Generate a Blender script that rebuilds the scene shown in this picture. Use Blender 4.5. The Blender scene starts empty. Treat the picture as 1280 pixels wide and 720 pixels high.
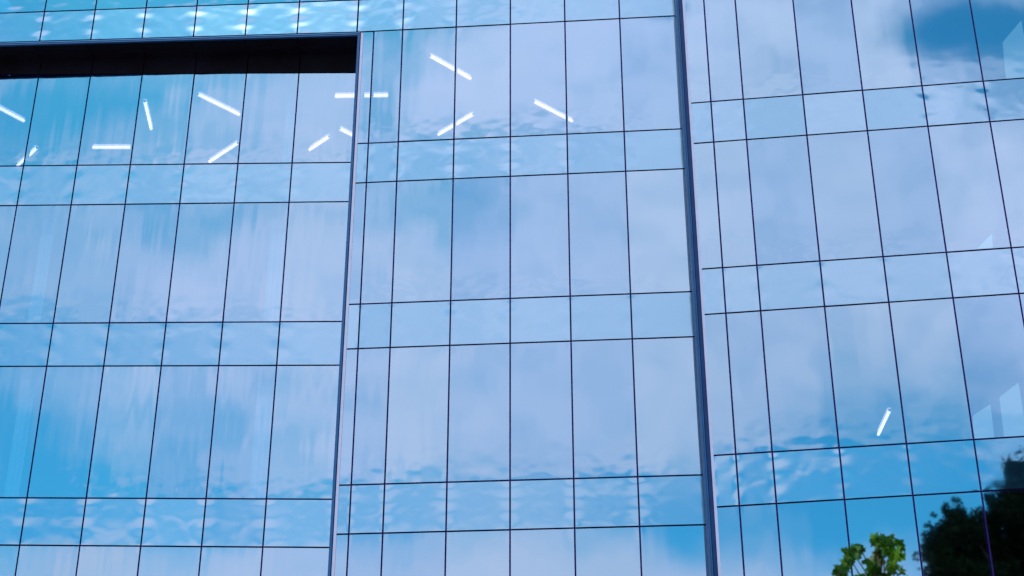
import bpy, math, random
from mathutils import Vector, Matrix
random.seed(11)
R = math.radians
scene = bpy.context.scene
col = scene.collection

# ------------------------------------------------------------------ camera
PITCH, YAW, FPX, EYE = 26.77, 4.85, 1897.0, 1.6
cam_d = bpy.data.cameras.new('camera')
cam_d.sensor_width = 36.0
cam_d.lens = 36.0 * FPX / 1280.0
cam_d.clip_end = 3000
cam_d.dof.use_dof = True
cam_d.dof.focus_distance = 34.5
cam_d.dof.aperture_fstop = 3.2
cam = bpy.data.objects.new('camera', cam_d)
cam.location = (0, 0, EYE)
cam.rotation_euler = (R(90 + PITCH), 0, R(YAW))
col.objects.link(cam)
scene.camera = cam

def image_ray(x, y):
    """direction through a point of the 1280x720 frame, scaled so that its y (towards the facade) is 1"""
    p, w = R(PITCH), R(YAW)
    F = Vector((-math.sin(w) * math.cos(p), math.cos(w) * math.cos(p), math.sin(p)))
    X = Vector((math.cos(w), math.sin(w), 0)); U = X.cross(F)
    d = F * FPX + X * (x - 640) - U * (y - 360)
    return d / d.y

# ------------------------------------------------------------------ exposure
scene.view_settings.view_transform = 'Standard'
scene.view_settings.look = 'None'
scene.view_settings.exposure = 0.0
scene.view_settings.gamma = 1.0
scene.view_settings.use_curve_mapping = False
scene.render.engine = 'CYCLES'
scene.cycles.max_bounces = 8
scene.cycles.transparent_max_bounces = 12
scene.cycles.caustics_reflective = False
scene.cycles.caustics_refractive = False

# ------------------------------------------------------------------ sun + sky
SUN_EL, SUN_AZ = 46.0, 200.0          # azimuth clockwise from +Y: behind the camera, to the left
sd = bpy.data.lights.new('sun', 'SUN'); sd.energy = 3.0; sd.angle = R(0.5); sd.color = (1.0, 0.95, 0.88)
sun = bpy.data.objects.new('sun', sd); col.objects.link(sun)
sdir = Vector((math.sin(R(SUN_AZ)) * math.cos(R(SUN_EL)), math.cos(R(SUN_AZ)) * math.cos(R(SUN_EL)), math.sin(R(SUN_EL))))
sun.rotation_euler = (-sdir).to_track_quat('-Z', 'Y').to_euler()

world = bpy.data.worlds.new('World'); scene.world = world; world.use_nodes = True
N = world.node_tree.nodes; LK = world.node_tree.links; N.clear()
class G:
    """small node-graph helper"""
    def __init__(s, tree): s.t = tree; s.n = tree.nodes; s.l = tree.links
    def put(s, sock, v):
        if v is None: return
        if isinstance(v, bpy.types.NodeSocket): s.l.new(v, sock)
        else: sock.default_value = v
    def math(s, op, a, b=None, c=None, clamp=False):
        n = s.n.new('ShaderNodeMath'); n.operation = op; n.use_clamp = clamp
        for i, v in enumerate((a, b, c)): s.put(n.inputs[i], v)
        return n.outputs[0]
    def vec(s, op, a, b=None):
        n = s.n.new('ShaderNodeVectorMath'); n.operation = op
        s.put(n.inputs[0], a)
        if b is not None: s.put(n.inputs[1], b)
        return n.outputs['Value'] if op in ('DOT_PRODUCT', 'LENGTH') else n.outputs['Vector']
    def noise(s, v, scale, detail=3, rough=.5, color=False, dist=0):
        n = s.n.new('ShaderNodeTexNoise'); s.put(n.inputs['Vector'], v)
        n.inputs['Scale'].default_value = scale; n.inputs['Detail'].default_value = detail
        n.inputs['Roughness'].default_value = rough; n.inputs['Distortion'].default_value = dist
        return n.outputs['Color' if color else 'Fac']
    def smooth(s, v, a, b, lo=0.0, hi=1.0, kind='SMOOTHSTEP'):
        n = s.n.new('ShaderNodeMapRange'); n.interpolation_type = kind
        s.put(n.inputs[0], v)
        for i, k in enumerate((a, b, lo, hi)): s.put(n.inputs[i + 1], k)
        return n.outputs[0]
    def mix(s, f, a, b, mode='MIX'):
        n = s.n.new('ShaderNodeMix'); n.data_type = 'RGBA'; n.blend_type = mode
        s.put(n.inputs['Factor'], f); s.put(n.inputs['A'], a); s.put(n.inputs['B'], b)
        return [o for o in n.outputs if o.type == 'RGBA'][0]
    def comb(s, x, y, z=0.0):
        n = s.n.new('ShaderNodeCombineXYZ')
        for i, v in enumerate((x, y, z)): s.put(n.inputs[i], v)
        return n.outputs[0]
    def sep(s, v):
        n = s.n.new('ShaderNodeSeparateXYZ'); s.put(n.inputs[0], v); return n.outputs

g = G(world.node_tree)
tc = N.new('ShaderNodeTexCoord').outputs['Generated']
sx, sy, sz = g.sep(tc)
ay = g.math('MAXIMUM', g.math('ABSOLUTE', sy), 0.12)
UVs = g.comb(g.math('DIVIDE', sx, ay), g.math('DIVIDE', sz, ay), g.math('MULTIPLY', sy, 0.3))
warp = g.noise(UVs, 9.0, 4, .55, color=True)
wv = g.vec('MULTIPLY', g.vec('SUBTRACT', warp, (.5, .5, .5)), (.11, .075, 0))
P = g.vec('ADD', UVs, wv)
# openings in the cloud cover: (x, y) of the mirrored view, half sizes in px, how open
HOLES = [
 (40, 20, 260, 60, .95), (330, 25, 150, 45, .60), (480, 20, 55, 28, .40), (598, 26, 30, 10, .75), (822, 14, 30, 7, .9),
 (70, 140, 190, 75, .62), (190, 130, 60, 60, .12), (490, 110, 38, 90, .38), (545, 55, 40, 60, .20),
 (600, 190, 120, 28, .35), (570, 255, 100, 48, .38), (260, 275, 120, 40, .36), (20, 330, 90, 160, .34), (210, 232, 230, 22, .22), (200, 430, 240, 24, .20),
 (-10, 560, 90, 160, .48), (200, 560, 230, 95, .36), (60, 640, 150, 44, .46), (290, 650, 160, 28, .36),
 (500, 632, 120, 38, .46), (720, 628, 130, 34, .46), (850, 645, 75, 50, .62), (700, 680, 60, 22, .12),
 (1020, 620, 110, 75, .75), (1210, 620, 150, 110, .85), (1200, 470, 150, 60, .18), (1060, 500, 90, 50, .12),
 (1215, 25, 85, 50, .92), (1165, 62, 45, 26, .35), (1275, 95, 40, 50, .35), (880, 230, 20, 20, .2), (1130, 440, 130, 90, .12),
]
field = None
for (px, py, hx, hy, amp) in HOLES:
    d = image_ray(px, py); dx = image_ray(px + hx, py); dy = image_ray(px, py - hy)
    q = g.vec('MULTIPLY', g.vec('SUBTRACT', P, (d.x, d.z, 0)), (1 / (dx.x - d.x), 1 / (dy.z - d.z), 0))
    e = g.math('EXPONENT', g.math('MULTIPLY', g.vec('DOT_PRODUCT', q, q), -1.0))
    field = g.math('MULTIPLY_ADD', e, amp, field if field is not None else 0.0)
n1 = g.noise(g.vec('MULTIPLY', P, (1.0, 1.25, 1)), 12, 7, .55)
n2 = g.noise(g.vec('MULTIPLY', P, (1.0, 1.3, 1)), 3.2, 4, .5)
n3 = g.noise(P, 30, 3, .5)
nn = g.math('MULTIPLY_ADD', g.math('SUBTRACT', n1, .5), 0.55, g.math('MULTIPLY', g.math('SUBTRACT', n3, .5), .70))
nn = g.math('ADD', nn, g.math('MULTIPLY', g.math('SUBTRACT', n2, .5), .22))
open_sky = g.smooth(g.math('ADD', field, g.math('ADD', nn, 0.16)), -0.02, 0.98)
sky = N.new('ShaderNodeTexSky'); sky.sky_type = 'NISHITA'; sky.sun_disc = False
sky.sun_elevation = R(SUN_EL); sky.sun_rotation = R(SUN_AZ); sky.air_density = 1.0; sky.dust_density = .4; sky.ozone_density = 3.0
SKY_GRADE = (0.26, 1.0, 0.98, 1)
blue = g.mix(1.0, sky.outputs['Color'], SKY_GRADE, 'MULTIPLY')
c1 = g.noise(P, 5.0, 5, .5)
cloud = g.mix(g.smooth(c1, .3, .7), (7.0, 6.85, 7.9, 1), (8.1, 7.45, 8.75, 1))
el = g.smooth(g.sep(UVs)[1], image_ray(640, 700).z, image_ray(640, 30).z, 1.04, 1.17, 'LINEAR')
cloud = g.vec('MULTIPLY', cloud, g.comb(el, el, el))
skycol = g.mix(open_sky, cloud, blue)
bg = N.new('ShaderNodeBackground'); g.put(bg.inputs['Color'], skycol); bg.inputs['Strength'].default_value = 0.13
wo = N.new('ShaderNodeOutputWorld'); LK.new(bg.outputs[0], wo.inputs['Surface'])

# ------------------------------------------------------------------ materials
def new_mat(name):
    m = bpy.data.materials.new(name); m.use_nodes = True; m.node_tree.nodes.clear()
    gg = G(m.node_tree); out = gg.n.new('ShaderNodeOutputMaterial')
    return m, gg, out
def plain(name, c, rough=.5, metal=0.0, var=.15, scale=3.0, spec=.5):
    m, gg, out = new_mat(name)
    b = gg.n.new('ShaderNodeBsdfPrincipled')
    pos = gg.n.new('ShaderNodeNewGeometry').outputs['Position']
    f = gg.smooth(gg.noise(pos, scale, 5, .6), .3, .7)
    gg.put(b.inputs['Base Color'], gg.mix(f, tuple(k * (1 - var) for k in c) + (1,), tuple(min(1, k * (1 + var)) for k in c) + (1,)))
    b.inputs['Roughness'].default_value = rough; b.inputs['Metallic'].default_value = metal
    b.inputs['Specular IOR Level'].default_value = spec
    gg.l.new(b.outputs[0], out.inputs['Surface'])
    return m

def glass(name, spandrel):
    m, gg, out = new_mat(name)
    pos = gg.n.new('ShaderNodeNewGeometry').outputs['Position']
    oi = gg.n.new('ShaderNodeObjectInfo').outputs['Random']
    uv = gg.n.new('ShaderNodeUVMap'); uv.uv_map = 'UVMap'
    u, v, _ = gg.sep(uv.outputs['UV'])
    posr = gg.vec('ADD', pos, gg.comb(gg.math('MULTIPLY', oi, 37.0), gg.math('MULTIPLY', oi, 11.0), gg.math('MULTIPLY', oi, 23.0)))
    eu = gg.math('MINIMUM', u, gg.math('SUBTRACT', 1.0, u))
    ev = gg.math('MINIMUM', v, gg.math('SUBTRACT', 1.0, v))
    corner = gg.math('EXPONENT', gg.math('MULTIPLY', gg.math('ADD', gg.math('MULTIPLY', eu, eu), gg.math('MULTIPLY', ev, ev)), -260.0 if not spandrel else -150.0))
    if spandrel:   # heat-strengthened panels: roller waves and dimples near the edges
        h = gg.math('MULTIPLY', gg.math('SUBTRACT', gg.noise(gg.vec('MULTIPLY', posr, (1, 1, 1.25)), 1.9, 1.2, .4, dist=.3), .5), 0.0058)
        side = gg.math('EXPONENT', gg.math('MULTIPLY', gg.math('MULTIPLY', eu, eu), -45.0))
        wav = gg.math('MULTIPLY', gg.math('SINE', gg.math('MULTIPLY', v, 12.6)), side)
        h = gg.math('ADD', h, gg.math('MULTIPLY', wav, 0.0027))
        h = gg.math('ADD', h, gg.math('MULTIPLY', corner, 0.004))
    else:          # float glass seen at an angle: long vertical draw lines
        s = gg.noise(gg.vec('MULTIPLY', posr, (2.1, 1, .16)), 1.0, 1.4, .5)
        s2 = gg.noise(gg.vec('MULTIPLY', posr, (1, 1, .7)), .9, 2, .4)
        left = gg.smooth(gg.sep(pos)[0], -8.0, -3.0, 1.0, .30)     # the older left-hand panes are the wavier ones
        h = gg.math('MULTIPLY', gg.math('MULTIPLY', gg.math('SUBTRACT', s, .5), 0.0050), left)
        h = gg.math('ADD', h, gg.math('MULTIPLY', gg.math('SUBTRACT', s2, .5), 0.0022))
        rows = gg.noise(gg.vec('MULTIPLY', posr, (1, 1, 1.4)), 1.9, 1, .4)
        foot = gg.smooth(v, 0.0, .32, 1.0, 0.0)
        h = gg.math('ADD', h, gg.math('MULTIPLY', gg.math('MULTIPLY', gg.math('SUBTRACT', rows, .5), .0055), foot))
        h = gg.math('ADD', h, gg.math('MULTIPLY', corner, 0.001))
    px_ = gg.sep(pos)[0]
    calm = gg.math('MULTIPLY', gg.smooth(px_, 3.0, 7.5, 1.0, .4), gg.math('SUBTRACT', 1.0, gg.math('MULTIPLY', gg.math('MULTIPLY', gg.smooth(px_, .3, 1.1), gg.smooth(px_, 1.55, 1.6, 1.0, 0.0)), .8)))
    h = gg.math('MULTIPLY', h, calm)
    bump = gg.n.new('ShaderNodeBump'); bump.inputs['Strength'].default_value = 1.0; bump.inputs['Distance'].default_value = 1.0
    gg.put(bump.inputs['Height'], h)
    gl = gg.n.new('ShaderNodeBsdfGlossy'); gg.put(gl.inputs['Roughness'], 0.03 if not spandrel else gg.smooth(gg.sep(pos)[0], 5.5, 8.0, .09, .03))
    a, b = ((.38, .67, .92, 1), (.50, .76, .99, 1)) if spandrel else ((.43, .69, .96, 1), (.54, .78, 1.0, 1))
    tint = gg.mix(oi, a, b)
    gg.put(gl.inputs['Color'], tint); gg.l.new(bump.outputs[0], gl.inputs['Normal'])
    mx = gg.n.new('ShaderNodeMixShader')
    if spandrel:
        df = gg.n.new('ShaderNodeBsdfDiffuse'); gg.put(df.inputs['Color'], (.004, .03, .07, 1))
        mx.inputs[0].default_value = 0.715
        gg.l.new(df.outputs[0], mx.inputs[1])
    else:
        tr = gg.n.new('ShaderNodeBsdfTransparent'); gg.put(tr.inputs['Color'], (.62, .86, .95, 1))
        mx.inputs[0].default_value = 0.70
        gg.l.new(tr.outputs[0], mx.inputs[1])
    gg.l.new(gl.outputs[0], mx.inputs[2])
    gg.l.new(mx.outputs[0], out.inputs['Surface'])
    return m

def clear_back():
    m, gg, out = new_mat('glass_back_face')
    tr = gg.n.new('ShaderNodeBsdfTransparent'); gg.put(tr.inputs['Color'], (.8, .95, .97, 1))
    gg.l.new(tr.outputs[0], out.inputs['Surface']); return m

def emit(name, c, s):
    m, gg, out = new_mat(name)
    e = gg.n.new('ShaderNodeEmission'); gg.put(e.inputs['Color'], c); e.inputs['Strength'].default_value = s
    gg.l.new(e.outputs[0], out.inputs['Surface']); return m

def leafmat(name, c1_, c2_, sss=.35):
    m, gg, out = new_mat(name)
    b = gg.n.new('ShaderNodeBsdfDiffuse'); t = gg.n.new('ShaderNodeBsdfTranslucent'); gl = gg.n.new('ShaderNodeBsdfGlossy')
    pos = gg.n.new('ShaderNodeNewGeometry').outputs['Position']
    f = gg.smooth(gg.noise(pos, 5.0, 3, .6), .35, .65)
    c = gg.mix(f, c1_, c2_)
    gg.put(b.inputs['Color'], c); gg.put(t.inputs['Color'], c); gl.inputs['Roughness'].default_value = .45
    gg.put(gl.inputs['Color'], (.5, .5, .5, 1))
    m1 = gg.n.new('ShaderNodeMixShader'); m1.inputs[0].default_value = sss
    gg.l.new(b.outputs[0], m1.inputs[1]); gg.l.new(t.outputs[0], m1.inputs[2])
    m2 = gg.n.new('ShaderNodeMixShader'); m2.inputs[0].default_value = .05 if sss else .0
    gg.l.new(m1.outputs[0], m2.inputs[1]); gg.l.new(gl.outputs[0], m2.inputs[2])
    gg.l.new(m2.outputs[0], out.inputs['Surface']); return m

def tube_halo():  # see-through shell that imitates the pink halo around a tube
    m, gg, out = new_mat('lamp_halo')
    lw = gg.n.new('ShaderNodeLayerWeight'); lw.inputs['Blend'].default_value = .5
    f = gg.math('POWER', gg.math('SUBTRACT', 1.0, lw.outputs['Facing']), 2.2)
    e = gg.n.new('ShaderNodeEmission'); gg.put(e.inputs['Color'], (1.0, .42, .52, 1)); e.inputs['Strength'].default_value = 4.2
    t = gg.n.new('ShaderNodeBsdfTransparent'); mx = gg.n.new('ShaderNodeMixShader')
    gg.put(mx.inputs[0], gg.math('MULTIPLY', f, .5)); gg.l.new(t.outputs[0], mx.inputs[1]); gg.l.new(e.outputs[0], mx.inputs[2])
    gg.l.new(mx.outputs[0], out.inputs['Surface']); return m

M = dict(
 tube_halo=tube_halo(),
 pane=glass('coated_glass', False), spandrel=glass('spandrel_glass', True), back=clear_back(),
 gasket=plain('black_gasket', (.018, .010, .105), .7, 0, .2, spec=.05),
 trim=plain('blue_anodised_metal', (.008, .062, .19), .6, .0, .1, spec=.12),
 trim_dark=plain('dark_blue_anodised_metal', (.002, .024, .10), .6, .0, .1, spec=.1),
 trim_pale=plain('pale_blue_metal', (.03, .16, .36), .5, .0, .1, spec=.1),
 rosy=plain('brushed_rosy_metal', (.27, .34, .53), .6, .0, .05, spec=.2),
 soffit=plain('black_soffit', (.0035, .0035, .010), .7, 0, .5, .8, spec=.1),
 soffit_rib=plain('black_soffit_rib', (.006, .006, .014), .7, 0, .3, spec=.05),
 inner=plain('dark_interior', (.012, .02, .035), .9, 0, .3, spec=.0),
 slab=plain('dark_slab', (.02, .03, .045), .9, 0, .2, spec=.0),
 curtain=plain('pale_curtain', (.62, .68, .74), .9, 0, .08, spec=.1),
 white=plain('white_panel', (.85, .87, .86), .6, 0, .05, spec=.2),
 housing=plain('lamp_housing', (.6, .6, .65), .5, 0, .05),
 board_glow=emit('glowing_board', (.72, .85, .90, 1), .55),  # boards are no lamps: emission stands in for the light on them
 tube=emit('lamp_tube', (1.0, .62, .66, 1), 5.5),
 paving=plain('pale_paving', (.30, .29, .28), .9, 0, .15, .6),
 bark=plain('bark', (.07, .05, .035), .95, 0, .35, 9),
 leaf_dark=leafmat('dark_leaves', (.012, .026, .012, 1), (.022, .045, .018, 1), .0),
 leaf_green=leafmat('bright_green_leaves', (.015, .09, .010, 1), (.065, .20, .010, 1), .35),
)

# ------------------------------------------------------------------ object helpers
class MB:
    def __init__(s): s.v = []; s.f = []; s.m = []; s.uv = {}
    def quad(s, a, b, c, d, m=0):
        i = len(s.v); s.v += [a, b, c, d]; s.f.append((i, i + 1, i + 2, i + 3)); s.m.append(m)
    def hexa(s, p, m=0, mf=None):
        """p: 8 corners, front four (-Y) counter-clockwise seen from the front, then the back four"""
        i = len(s.v); s.v += [tuple(q) for q in p]
        fs = [(0, 1, 2, 3), (5, 4, 7, 6), (4, 5, 1, 0), (3, 2, 6, 7), (4, 0, 3, 7), (1, 5, 6, 2)]
        for k, f in enumerate(fs):
            s.f.append(tuple(i + j for j in f)); s.m.append(m if mf is None else mf[k])
    def box(s, x0, x1, y0, y1, z0, z1, m=0, sh=0.0):
        """sh: rise of z per metre of x"""
        z = lambda zz, x: zz + sh * (x - x0)
        s.hexa([(x0, y0, z(z0, x0)), (x1, y0, z(z0, x1)), (x1, y0, z(z1, x1)), (x0, y0, z(z1, x0)),
                (x0, y1, z(z0, x0)), (x1, y1, z(z0, x1)), (x1, y1, z(z1, x1)), (x0, y1, z(z1, x0))], m)
    def tube(s, a, b, r0, r1=None, n=8, m=0, caps=True):
        a = Vector(a); b = Vector(b); r1 = r0 if r1 is None else r1
        d = (b - a).normalized(); x = d.orthogonal().normalized(); y = d.cross(x)
        i = len(s.v)
        for (c, r) in ((a, r0), (b, r1)):
            for k in range(n):
                t = 2 * math.pi * k / n; s.v.append(tuple(c + x * (r * math.cos(t)) + y * (r * math.sin(t))))
        for k in range(n):
            s.f.append((i + k, i + (k + 1) % n, i + n + (k + 1) % n, i + n + k)); s.m.append(m)
        if caps:
            s.f.append(tuple(i + n - 1 - k for k in range(n))); s.m.append(m)
            s.f.append(tuple(i + n + k for k in range(n))); s.m.append(m)
    def build(s, name, mats, parent=None, origin=(0, 0, 0), smooth=False):
        me = bpy.data.meshes.new(name)
        o0 = Vector(origin)
        me.from_pydata([tuple(Vector(p) - o0) for p in s.v], [], s.f)
        for m in (mats if isinstance(mats, (list, tuple)) else [mats]): me.materials.append(m)
        me.polygons.foreach_set('material_index', s.m)
        if smooth: me.polygons.foreach_set('use_smooth', [True] * len(s.f))
        me.update()
        o = bpy.data.objects.new(name, me); col.objects.link(o)
        if parent: o.parent = parent
        o.location = o0 - world_of(parent)
        o['_w'] = tuple(o0)
        return o
def world_of(o):
    return Vector(o['_w']) if o is not None else Vector((0, 0, 0))
def tag(o, label=None, cat=None, group=None, kind=None):
    for k, v in (('label', label), ('category', cat), ('group', group), ('kind', kind)):
        if v: o[k] = v
    return o
def empty(name, loc):
    o = bpy.data.objects.new(name, None); col.objects.link(o); o.location = loc; o['_w'] = tuple(loc); o.empty_display_size = .3
    return o

# ------------------------------------------------------------------ ground
b = MB(); b.quad((-600, -600, 0), (600, -600, 0), (600, 600, 0), (-600, 600, 0)); tag(b.build('ground', M['paving']), kind='structure')

# ------------------------------------------------------------------ the building
YM, YL, YR = 31.0, 31.75, 30.05
bld = empty('glass_building', (-3.0, YM, 0))
tag(bld, 'large blue mirror-glass office building with stepped bays and a black recess up top', 'building')
GAP, TH = .0185, .024

def pane(name, mat, parent, quad, Y):
    """quad: (x, z) of bottom-left, bottom-right, top-right, top-left joint crossings"""
    cx = sum(q[0] for q in quad) / 4; cz = sum(q[1] for q in quad) / 4
    pts = []
    for (x, z), (sx_, sz_) in zip(quad, ((1, 1), (-1, 1), (-1, -1), (1, -1))): pts.append((x + sx_ * GAP, z + sz_ * GAP))
    ta, tb = random.gauss(0, .0015), random.gauss(0, .0015)      # every pane sits a hair out of true
    if 0 < cx < 1.55 and Y == YM: ta *= .2; tb *= .2
    ta = max(-.0024, min(.0024, ta)); tb = max(-.0024, min(.0024, tb))
    off = lambda x, z: ta * (x - cx) + tb * (z - cz)
    fr = [(x, Y + off(x, z), z) for x, z in pts]; bk = [(x, Y + TH + off(x, z), z) for x, z in pts]
    m = MB(); m.hexa(fr + bk, 0, [0, 1, 2, 2, 2, 2])
    o = m.build(name, [mat, M['back'] if name == 'window_pane' else M['gasket'], M['gasket']], parent, (cx, Y, cz))
    uv = o.data.uv_layers.new(name='UVMap')
    for li, (a, c) in enumerate(((0, 0), (1, 0), (1, 1), (0, 1))): uv.data[li].uv = (a, c)
    return o

def section(label, xs, rows, Y, slope, x_ref, skip=()):
    """rows: list of (z_bottom, z_top, kind) at x_ref; each z may be a (z, slope) pair"""
    def zz(r, x):
        z, s = r if isinstance(r, tuple) else (r, slope)
        return z + s * (x - x_ref)
    bars = MB()
    zl = sorted({(r[0] if not isinstance(r[0], tuple) else r[0]) for r in rows} | {r[1] for r in rows}, key=lambda r: r[0] if isinstance(r, tuple) else r)
    lo, hi = zl[0], zl[-1]
    w, y0, y1 = .035, Y + TH + .022, Y + .16
    for x in xs:
        bars.box(x - w, x + w, y0, y1, zz(lo, x), zz(hi, x))
    for r in zl:
        for xa, xb in zip(xs[:-1], xs[1:]):
            za, zb = zz(r, xa), zz(r, xb)
            bars.box(xa + w + .002, xb - w - .002, y0 + .003, y1 - .02, za - .03, za + .03, sh=(zb - za) / (xb - xa))
    o = bars.build('facade_section', M['gasket'], bld, (xs[0], Y, 0)); tag(o, label)
    for (a, c, k) in rows:
        for xa, xb in zip(xs[:-1], xs[1:]):
            q = [(xa, zz(a, xa)), (xb, zz(a, xb)), (xb, zz(c, xb)), (xa, zz(c, xa))]
            if k == 'tall': pane('window_pane', M['pane'], o, q, Y)
            else: pane('spandrel_panel', M['spandrel'], o, q, Y)
    return o

xsM = [-6.475, -6.14, -5.405, -4.043, -2.672, -1.298, .075, 1.472]
rowsM = [(8.27, 11.541, 'tall'), (11.541, 12.646, 's'), (12.646, 15.902, 'tall'), (15.902, 17.03, 's'), (17.03, 20.281, 'tall'),
         (20.281, 21.395, 's'), (21.395, 24.732, 'tall')]
secM = section('middle bay of the facade, standing forward of the recessed wing', xsM, rowsM, YM, 0.0, 0.0)

xsT = [-6.575] + xsM[2:]
section('top storey of the middle bay', xsT, [(24.734, 25.745, 's')], YM, 0.0, 0.0)
xsU = [-17.63, -16.27, -14.885, -13.525, -12.17, -10.82, -9.47, -8.12, -6.578]
secU = section('upper storey band oversailing the dark recess', xsU,
   [((24.732, -.0273), (25.745, -.0191), 's'), ((25.745, -.0191), (29.05, -.015), 'tall')], YM, -.027, -6.5)

xsL = [-17.87, -16.49, -15.105, -13.709, -12.327, -10.94, -9.565, -8.188, -6.52]
s = -.0335
rowsL = [(8.19, 11.487, 'tall'), (11.487, 12.593, 's'), (12.593, 15.843, 'tall'), (15.843, 16.967, 's'), (16.967, (20.215, -.0355), 'tall'),
         ((20.215, -.0355), (21.337, -.0395), 's'), ((21.337, -.0395), (24.02, -.053), 'tall')]
rowsL = [tuple((r if isinstance(r, tuple) else (r, s)) if not isinstance(r, str) else r for r in rr) for rr in rowsL]
secL = section('recessed left wing of the facade', xsL, rowsL, YL, s, -6.73)

xsR = [1.60, 2.125, 2.878, 4.257, 5.635, 7.005, 8.405, 9.79]
s = .0338
rowsR = [(8.33, 11.603, 'tall'), (11.603, 12.724, 's'), (12.724, 15.984, 'tall'), (15.984, 17.101, 's'), (17.101, 20.372, 'tall'),
         (20.372, 21.485, 's'), (21.485, 24.82, 'tall')]
secR = section('right bay of the facade, standing furthest forward', xsR, rowsR, YR, s, 1.6)

# --- trims and corner posts
ZB = 0.0
b = MB(); b.box(-6.548, -6.488, YM - .02, YM + .1, ZB, 24.62); b.box(-6.556, -6.49, YM + .104, YL - .01, ZB, 24.62)
tag(b.build('corner_trim', M['trim'], bld, (-6.5, YM, 0)), 'blue metal corner trim beside the recessed wing')
b = MB(); b.box(-6.468, -6.405, YM - .012, YM - .002, ZB, 24.70)
tag(b.build('edge_strip', M['rosy'], bld, (-6.4, YM, 0)), 'thin rosy strip down the left edge of the middle bay')
# right-hand post: lighter flat face, dark groove, darker return
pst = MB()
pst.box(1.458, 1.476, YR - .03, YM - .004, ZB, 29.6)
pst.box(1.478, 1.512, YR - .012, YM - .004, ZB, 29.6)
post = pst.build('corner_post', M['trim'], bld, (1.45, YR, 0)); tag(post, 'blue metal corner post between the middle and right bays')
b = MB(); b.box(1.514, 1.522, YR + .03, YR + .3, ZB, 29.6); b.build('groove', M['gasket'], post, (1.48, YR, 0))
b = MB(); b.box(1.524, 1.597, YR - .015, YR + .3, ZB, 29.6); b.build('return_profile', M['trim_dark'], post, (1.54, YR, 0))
b = MB(); b.box(1.607, 1.665, YR - .012, YR - .002, ZB, 24.78)
tag(b.build('edge_strip', M['rosy'], bld, (1.64, YR, 0)), 'thin rosy strip down the left edge of the right bay')
# side wall of the right bay behind the post is covered by the post; far sides of the block
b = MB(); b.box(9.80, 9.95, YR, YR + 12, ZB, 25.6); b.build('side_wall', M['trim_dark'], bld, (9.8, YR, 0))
b = MB(); b.box(1.478, 1.59, YM + .03, YM + 10, ZB, 29.0); b.build('partition_wall', M['inner'], bld, (1.55, YM, 0))

# --- edge under the upper band, soffit and dark bulkhead of the recess
def zs(z, x, sl=-.0273): return z + sl * (x + 6.5)
xa, xb = -17.9, -6.484
sl = -.0273
fas = MB(); fas.box(xa, xb, YM - .012, YM + .05, zs(24.688, xa), zs(24.712, xa), sh=sl)
fa = fas.build('band_edge', M['trim_pale'], bld, (-11, YM, 24.7)); tag(fa, 'double metal edge along the bottom of the upper storey')
b = MB(); b.box(xa, xb, YM + .01, YM + .05, zs(24.668, xa), zs(24.686, xa), sh=sl); b.build('shadow_gap', M['gasket'], fa, (-11, YM, 24.6))
b = MB(); b.box(xa, xb, YM - .014, YM + .05, zs(24.628, xa), zs(24.666, xa), sh=sl); b.build('drip_profile', M['trim'], fa, (-11, YM, 24.6))
ss = -.0365
sf = MB(); sf.box(xa, xb - .08, YM + .055, YL + .4, zs(24.63, xa, ss), zs(24.69, xa, ss), sh=ss)
so = sf.build('soffit', M['soffit'], bld, (-11, YM, 24.6)); tag(so, 'black soffit over the recessed wing')
b = MB()
for x in xsL[1:-1]: b.box(x - .02, x + .02, YM + .06, YL - .01, zs(24.603, x, ss), zs(24.628, x, ss), sh=ss)
b.box(xa, xb - .08, YM + .40, YM + .44, zs(24.598, xa, ss), zs(24.628, xa, ss), sh=ss)
b.build('soffit_rib', M['soffit_rib'], so, (-11, YM, 24.6))
bk = MB(); sl2 = -.053
zt = lambda x: 24.02 + sl2 * (x + 6.73)
for x0_, x1_ in zip(xsL[:-1], xsL[1:]):
    bk.hexa([(x0_ + .012, YL + .02, zt(x0_) + .02), (x1_ - .012, YL + .02, zt(x1_) + .02), (x1_ - .012, YL + .02, zs(24.625, x1_, ss)), (x0_ + .012, YL + .02, zs(24.625, x0_, ss)),
             (x0_ + .012, YL + .12, zt(x0_) + .02), (x1_ - .012, YL + .12, zt(x1_) + .02), (x1_ - .012, YL + .12, zs(24.625, x1_, ss)), (x0_ + .012, YL + .12, zs(24.625, x0_, ss))])
tag(bk.build('bulkhead', M['soffit'], bld, (-11, YL, 24.3)), 'black cladding panels between the soffit and the recessed glass')

# --- interior: storey slabs, back walls, roof (all dark, seen only faintly through the glass)
def slab(x0, x1, y0, y1, z0, z1, sh=0.0, name='floor_slab', mat='slab'):
    m = MB(); m.box(x0, x1, y0, y1, z0, z1, sh=sh); return m.build(name, M[mat], bld, (x0, y0, z0))
for k in range(-1, 4):
    z = 12.093 + 4.377 * k
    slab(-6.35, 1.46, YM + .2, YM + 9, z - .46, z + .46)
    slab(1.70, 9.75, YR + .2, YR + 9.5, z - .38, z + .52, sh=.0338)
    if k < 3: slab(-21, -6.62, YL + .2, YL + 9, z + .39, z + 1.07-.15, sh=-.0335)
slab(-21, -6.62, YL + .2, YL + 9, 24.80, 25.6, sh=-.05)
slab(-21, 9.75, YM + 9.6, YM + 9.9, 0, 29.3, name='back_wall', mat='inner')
slab(-6.57, 1.455, YM + .0, YM + .3, 25.78, 29.1, name='parapet', mat='trim')
slab(-17.7, 1.5, YM + .2, YM + 10, 29.1, 29.5, name='roof', mat='soffit')
slab(1.6, 9.9, YR + .0, YR + 10, 25.15, 25.6, sh=.02, name='roof', mat='soffit')
slab(-6.49, 1.455, YM + .02, YM + .3, 0, 8.2, name='lower_wall', mat='trim_dark')
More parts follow.
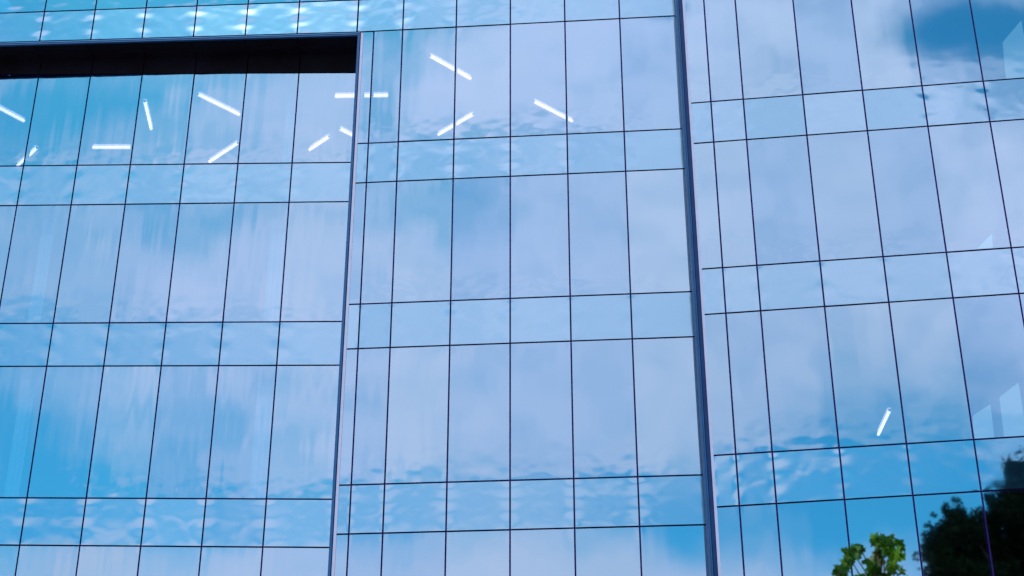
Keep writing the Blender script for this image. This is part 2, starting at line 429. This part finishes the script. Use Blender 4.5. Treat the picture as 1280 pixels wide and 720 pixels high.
slab(-17.9, -6.57, YL + .02, YL + .3, 0, 8.1, name='lower_wall', mat='trim_dark')
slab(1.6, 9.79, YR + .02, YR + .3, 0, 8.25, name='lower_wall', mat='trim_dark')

# ------------------------------------------------------------------ ceiling lights seen through the glass
def on_ceiling(px, py, z):
    d = image_ray(px, py); t = (z - EYE) / d.z
    return Vector((d.x * t, d.y * t, z))
LG = 'tubular lights on the upper office ceilings'
LAMPS = [
 ((-14, 128), (30, 151), 23.95, 'slanting bright ceiling tube cut by the left end of the facade, under the black recess'),
 ((22, 207), (46, 185), 23.95, 'short tilted ceiling tube crossing a mullion just below the leftmost slanting tube'),
 ((116, 184), (163, 184), 23.95, 'level ceiling tube low in the third recessed pane from the left edge'),
 ((181, 127), (189, 161), 23.95, 'steep, nearly upright ceiling tube in the recessed wing'),
 ((248, 118), (299, 143), 23.95, 'longest ceiling tube of the recessed wing, falling to the right above a rising one'),
 ((262, 202), (297, 179), 23.95, 'ceiling tube rising to the right directly beneath the longest falling tube'),
 ((387, 187), (411, 171), 23.95, 'short rising ceiling tube in the recessed pane beside the middle bay'),
 ((419, 120), (485, 119), 23.95, 'level ceiling tube running behind the corner between recessed wing and middle bay'),
 ((425, 161), (443, 170), 23.95, 'shortest ceiling tube, ending at the blue corner trim'),
 ((538, 70), (588, 98), 24.45, 'highest ceiling tube, falling to the right near the top of the middle bay'),
 ((548, 168), (591, 143), 24.45, 'rising ceiling tube in the middle bay, below the highest tube'),
 ((668, 127), (715, 151), 24.45, 'rightmost ceiling tube of the middle bay, falling to the right'),
 ((1112, 513), (1098, 543), 15.86, 'lone steep ceiling tube low in the right bay, above the green treetop'),
]
def lamp(a, c, z, label):
    A, Cc = on_ceiling(*a, z), on_ceiling(*c, z)
    mid = (A + Cc) / 2; d = (Cc - A).normalized()
    root = empty('ceiling_light', mid + Vector((0, 0, .12)))
    tag(root, label, 'ceiling light', LG)
    r = .037
    m = MB(); m.tube(A, Cc, r, n=10); m.build('light_tube', M['tube'], root, mid, smooth=False)
    m = MB(); side = d.cross(Vector((0, 0, 1))).normalized() * .045; up = Vector((0, 0, .06)); lift = Vector((0, 0, .078))
    p = [A - side + lift, Cc - side + lift, Cc - side + lift + up, A - side + lift + up]
    q = [v + side * 2 for v in p]
    m.hexa(p + q); m.build('housing', M['housing'], root, mid)
    m = MB(); m.tube(A, Cc, .072, n=20, caps=False); m.build('halo_shell', M['tube_halo'], root, mid, smooth=True)  # added shell for the halo, not a lamp part
    m = MB()
    for e, o in ((A, -1), (Cc, 1)): m.tube(e + d * (o * .002), e + d * (o * .03), .036, n=10)
    m.build('end_cap', M['housing'], root, mid)
for L_ in LAMPS: lamp(*L_)

# ------------------------------------------------------------------ curtains: pale blinds standing behind the recessed panes
def curtain(px0, px1, py_top, py_bot, Y, label, z0, z1):
    # width from the frame, at its own depth behind the glass
    t0, t1 = image_ray(px0, (py_top + py_bot) / 2), image_ray(px1, (py_top + py_bot) / 2)
    x0_, x1_ = t0.x * Y, t1.x * Y
    n = max(6, int((x1_ - x0_) / .06)); m = MB(); pts = []
    for i in range(n + 1):
        pts.append((x0_ + (x1_ - x0_) * i / n, Y + (.035 if i % 2 else -.035)))
    for (xa_, ya_), (xb_, yb_) in zip(pts[:-1], pts[1:]):
        m.hexa([(xa_, ya_, z0), (xb_, yb_, z0), (xb_, yb_, z1), (xa_, ya_, z1), (xa_, ya_ + .01, z0), (xb_, yb_ + .01, z0), (xb_, yb_ + .01, z1), (xa_, ya_ + .01, z1)])
    o = m.build('curtain', M['curtain'], None, ((x0_ + x1_) / 2, Y, z0))
    tag(o, label, 'curtain', 'pale curtains hanging behind the glass')
CY = YL + .55
curtain(46, 62, 260, 400, CY, 'pale curtain in the second recessed storey, nearest the left edge of the facade', 17.1, 20.6)
curtain(336, 354, 250, 400, CY, 'pale curtain in the second recessed storey, nearer the middle bay', 16.95, 20.2)
curtain(18, 36, 460, 620, CY, 'pale curtain in the third recessed storey, at the left edge', 12.9, 16.0)
curtain(318, 340, 460, 620, CY, 'pale curtain in the third recessed storey, nearer the middle bay', 12.75, 15.7)
curtain(357, 368, 100, 200, CY, 'narrow pale curtain in the top recessed storey near the middle bay', 21.4, 23.8)

# ------------------------------------------------------------------ white slanted boards in the right bay, brightened by an added glow
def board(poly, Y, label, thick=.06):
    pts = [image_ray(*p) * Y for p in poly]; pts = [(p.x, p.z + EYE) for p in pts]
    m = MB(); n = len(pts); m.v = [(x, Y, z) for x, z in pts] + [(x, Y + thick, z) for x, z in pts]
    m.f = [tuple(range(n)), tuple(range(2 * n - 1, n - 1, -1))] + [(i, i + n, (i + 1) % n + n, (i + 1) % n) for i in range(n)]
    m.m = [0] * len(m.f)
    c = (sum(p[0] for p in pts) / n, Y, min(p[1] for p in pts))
    o = m.build('white_board', M['board_glow'], None, c); tag(o, label, 'board', 'white slant-topped boards standing behind the glass')
BY = YR + .9
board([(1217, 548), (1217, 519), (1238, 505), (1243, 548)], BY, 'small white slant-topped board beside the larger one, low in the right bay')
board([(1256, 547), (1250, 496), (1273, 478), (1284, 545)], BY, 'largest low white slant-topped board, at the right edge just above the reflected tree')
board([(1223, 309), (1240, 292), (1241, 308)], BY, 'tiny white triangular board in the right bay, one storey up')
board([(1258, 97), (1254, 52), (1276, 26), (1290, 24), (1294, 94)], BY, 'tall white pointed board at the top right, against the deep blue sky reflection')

# ------------------------------------------------------------------ trees
def leaf_cloud(mb, centre, rad, n, size, flat=.75, lobed=False):
    c = Vector(centre)
    for _ in range(n):
        while True:
            p = Vector((random.uniform(-1, 1), random.uniform(-1, 1), random.uniform(-1, 1)))
            if p.length < 1: break
        p = p * (.35 + .65 * random.random()) if random.random() < .3 else p
        q = c + Vector((p.x * rad, p.y * rad, p.z * rad * flat))
        nrm = Vector((random.gauss(0, .6), random.gauss(0, .6), random.gauss(.5, .5))).normalized()
        a = nrm.orthogonal().normalized(); a.rotate(Matrix.Rotation(random.uniform(0, 6.28), 3, nrm)); bb = nrm.cross(a)
        sz_ = size * random.uniform(.6, 1.25)
        i = len(mb.v)
        if lobed:
            prof = [(0, 0), (.30, -.10), (.52, .12), (.38, .30), (.46, .62), (.18, .60), (0, 1.0), (-.18, .62), (-.48, .58), (-.36, .30), (-.52, .14), (-.28, -.10)]
        else:
            prof = [(0, 0), (.28, .35), (.2, .75), (0, 1), (-.2, .75), (-.28, .35)]
        for (u_, v_) in prof:
            mb.v.append(tuple(q + a * (u_ * sz_) + bb * ((v_ - .5) * sz_) + nrm * (-.25 * sz_ * (u_ * u_ + (v_ - .5) ** 2) * 2)))
        mb.f.append(tuple(range(i, i + len(prof)))); mb.m.append(0)
def limb(mb, a, c, r0, r1, seg=4, wob=.08):
    a = Vector(a); c = Vector(c); L_ = (c - a).length; prev = a; pr = r0
    for k in range(1, seg + 1):
        t = k / seg; q = a.lerp(c, t)
        if k < seg: q += Vector((random.uniform(-1, 1), random.uniform(-1, 1), random.uniform(-.4, .4))) * L_ * wob
        r = r0 + (r1 - r0) * t
        mb.tube(prev, q, pr, r, n=8, caps=(k == seg)); prev = q; pr = r

# big dark tree standing right of the camera; only its mirror image shows in the lower right panes
VD = 46.0                                  # distance of the mirror image
ty = 2 * YR - VD
def mirror(px, py, dd=0.0):
    d = image_ray(px, py); D_ = VD + dd
    return Vector((d.x * D_, 2 * YR - D_, d.z * D_ + EYE))
tb = mirror(1285, 700); base = Vector((tb.x + 1.2, ty, 0))
tree = empty('tree', base)
tag(tree, 'big dark leafy tree mirrored as a near-black silhouette in the lower right panes', 'tree')
tr = MB(); top = Vector((base.x, base.y, mirror(1285, 640).z))
limb(tr, base, top, .38, .09, 7, .015)
clumps = [(1188, 668, 22, 0), (1172, 690, 20, 1), (1176, 720, 20, -1), (1200, 650, 15, .5), (1215, 668, 22, -1), (1205, 700, 30, 0), (1232, 690, 32, 1),
          (1196, 735, 34, 1), (1240, 655, 20, 0), (1255, 640, 22, .7), (1262, 612, 16, 0), (1263, 585, 11, .3), (1275, 640, 28, -1), (1278, 603, 20, 1), (1290, 580, 20, 0),
          (1265, 690, 40, 0), (1300, 660, 50, 1), (1310, 610, 45, -1), (1340, 640, 60, 1), (1235, 740, 44, -1), (1290, 750, 60, 0), (1360, 700, 70, -1),
          (1220, 790, 50, 1), (1280, 820, 70, -1), (1360, 800, 80, 1), (1330, 570, 40, 1), (1380, 600, 50, 0), (1250, 724, 44, 2), (1190, 702, 18, 0), (1400, 740, 60, 0)]
cr = MB()
for (px, py, rp, dd) in clumps:
    c = mirror(px, py, dd * 1.4 + random.uniform(-.4, .4)); rad = rp / FPX * VD * 1.15
    n = int(150 + 1500 * min(rad, 1.4) ** 2)
    leaf_cloud(cr, c, rad * .86, n, .16, .85)
    for k in range(12):      # ragged sprays on the rim
        dv = Vector((random.uniform(-1, 1), random.uniform(-1, 1), random.uniform(-.3, 1))).normalized()
        leaf_cloud(cr, c + dv * rad * random.uniform(.8, 1.25), random.uniform(.10, .26), random.randint(12, 34), .13, 1)
    limb(tr, base.lerp(top, random.uniform(.45, .85)), c, .09, .02, 4, .06)
tr.build('trunk', M['bark'], tree, base, smooth=True)
cr.build('crown', M['leaf_dark'], tree, base)

# young tree between camera and facade: only its tip is in view
NY = 9.2
def near(px, py, dd=0.0):
    d = image_ray(px, py); return Vector((d.x * (NY + dd), NY + dd, d.z * (NY + dd) + EYE))
tipc = near(1092, 720)
base2 = Vector((tipc.x + .1, NY, 0))
sap = empty('young_tree', base2)
tag(sap, 'bright green leafy tip of a young tree rising in front of the right bay', 'tree')
st = MB(); st_top = near(1096, 690)
limb(st, base2, st_top, .05, .008, 8, .012)
cl = MB()
tips = [(1066, 690, 9, 9), (1062, 697, 7, 6), (1074, 684, 5, 3), (1106, 681, 12, 15), (1096, 674, 8, 6), (1116, 692, 12, 12), (1103, 699, 12, 11), (1126, 679, 4, 2), (1114, 674, 4, 2),
        (1092, 712, 10, 8), (1118, 712, 11, 10), (1054, 713, 9, 5), (1044, 713, 5, 3), (1072, 728, 14, 10), (1110, 735, 20, 20), (1085, 750, 30, 26), (1050, 760, 26, 18), (1135, 765, 26, 22),
        (1095, 800, 40, 50), (1040, 820, 36, 40), (1150, 820, 36, 40), (1090, 880, 50, 70)]
for (px, py, rp, n) in tips:
    c = near(px, py, random.uniform(-.06, .06)); rad = rp / FPX * NY
    leaf_cloud(cl, c, rad, int(n * 1.5), .072, 1, lobed=True)
    limb(st, base2.lerp(st_top, max(.55, .97 - (py - 660) / 500)), c, .007, .003, 3, .05)
for k in range(40):          # rest of the crown, below the frame
    zz_ = random.uniform(2.0, 3.7); a = random.uniform(0, 6.28); rr = random.uniform(.1, .55 + .25 * (3.7 - zz_))
    c = Vector((base2.x + math.cos(a) * rr, base2.y + math.sin(a) * rr, zz_))
    leaf_cloud(cl, c, .22, 26, .085, 1, lobed=True)
    limb(st, (base2.x, base2.y, zz_ - .35), c, .01, .003, 3, .05)
st.build('trunk', M['bark'], sap, base2, smooth=True)
cl.build('crown', M['leaf_green'], sap, base2)

for o in bpy.data.objects:
    if '_w' in o: del o['_w']
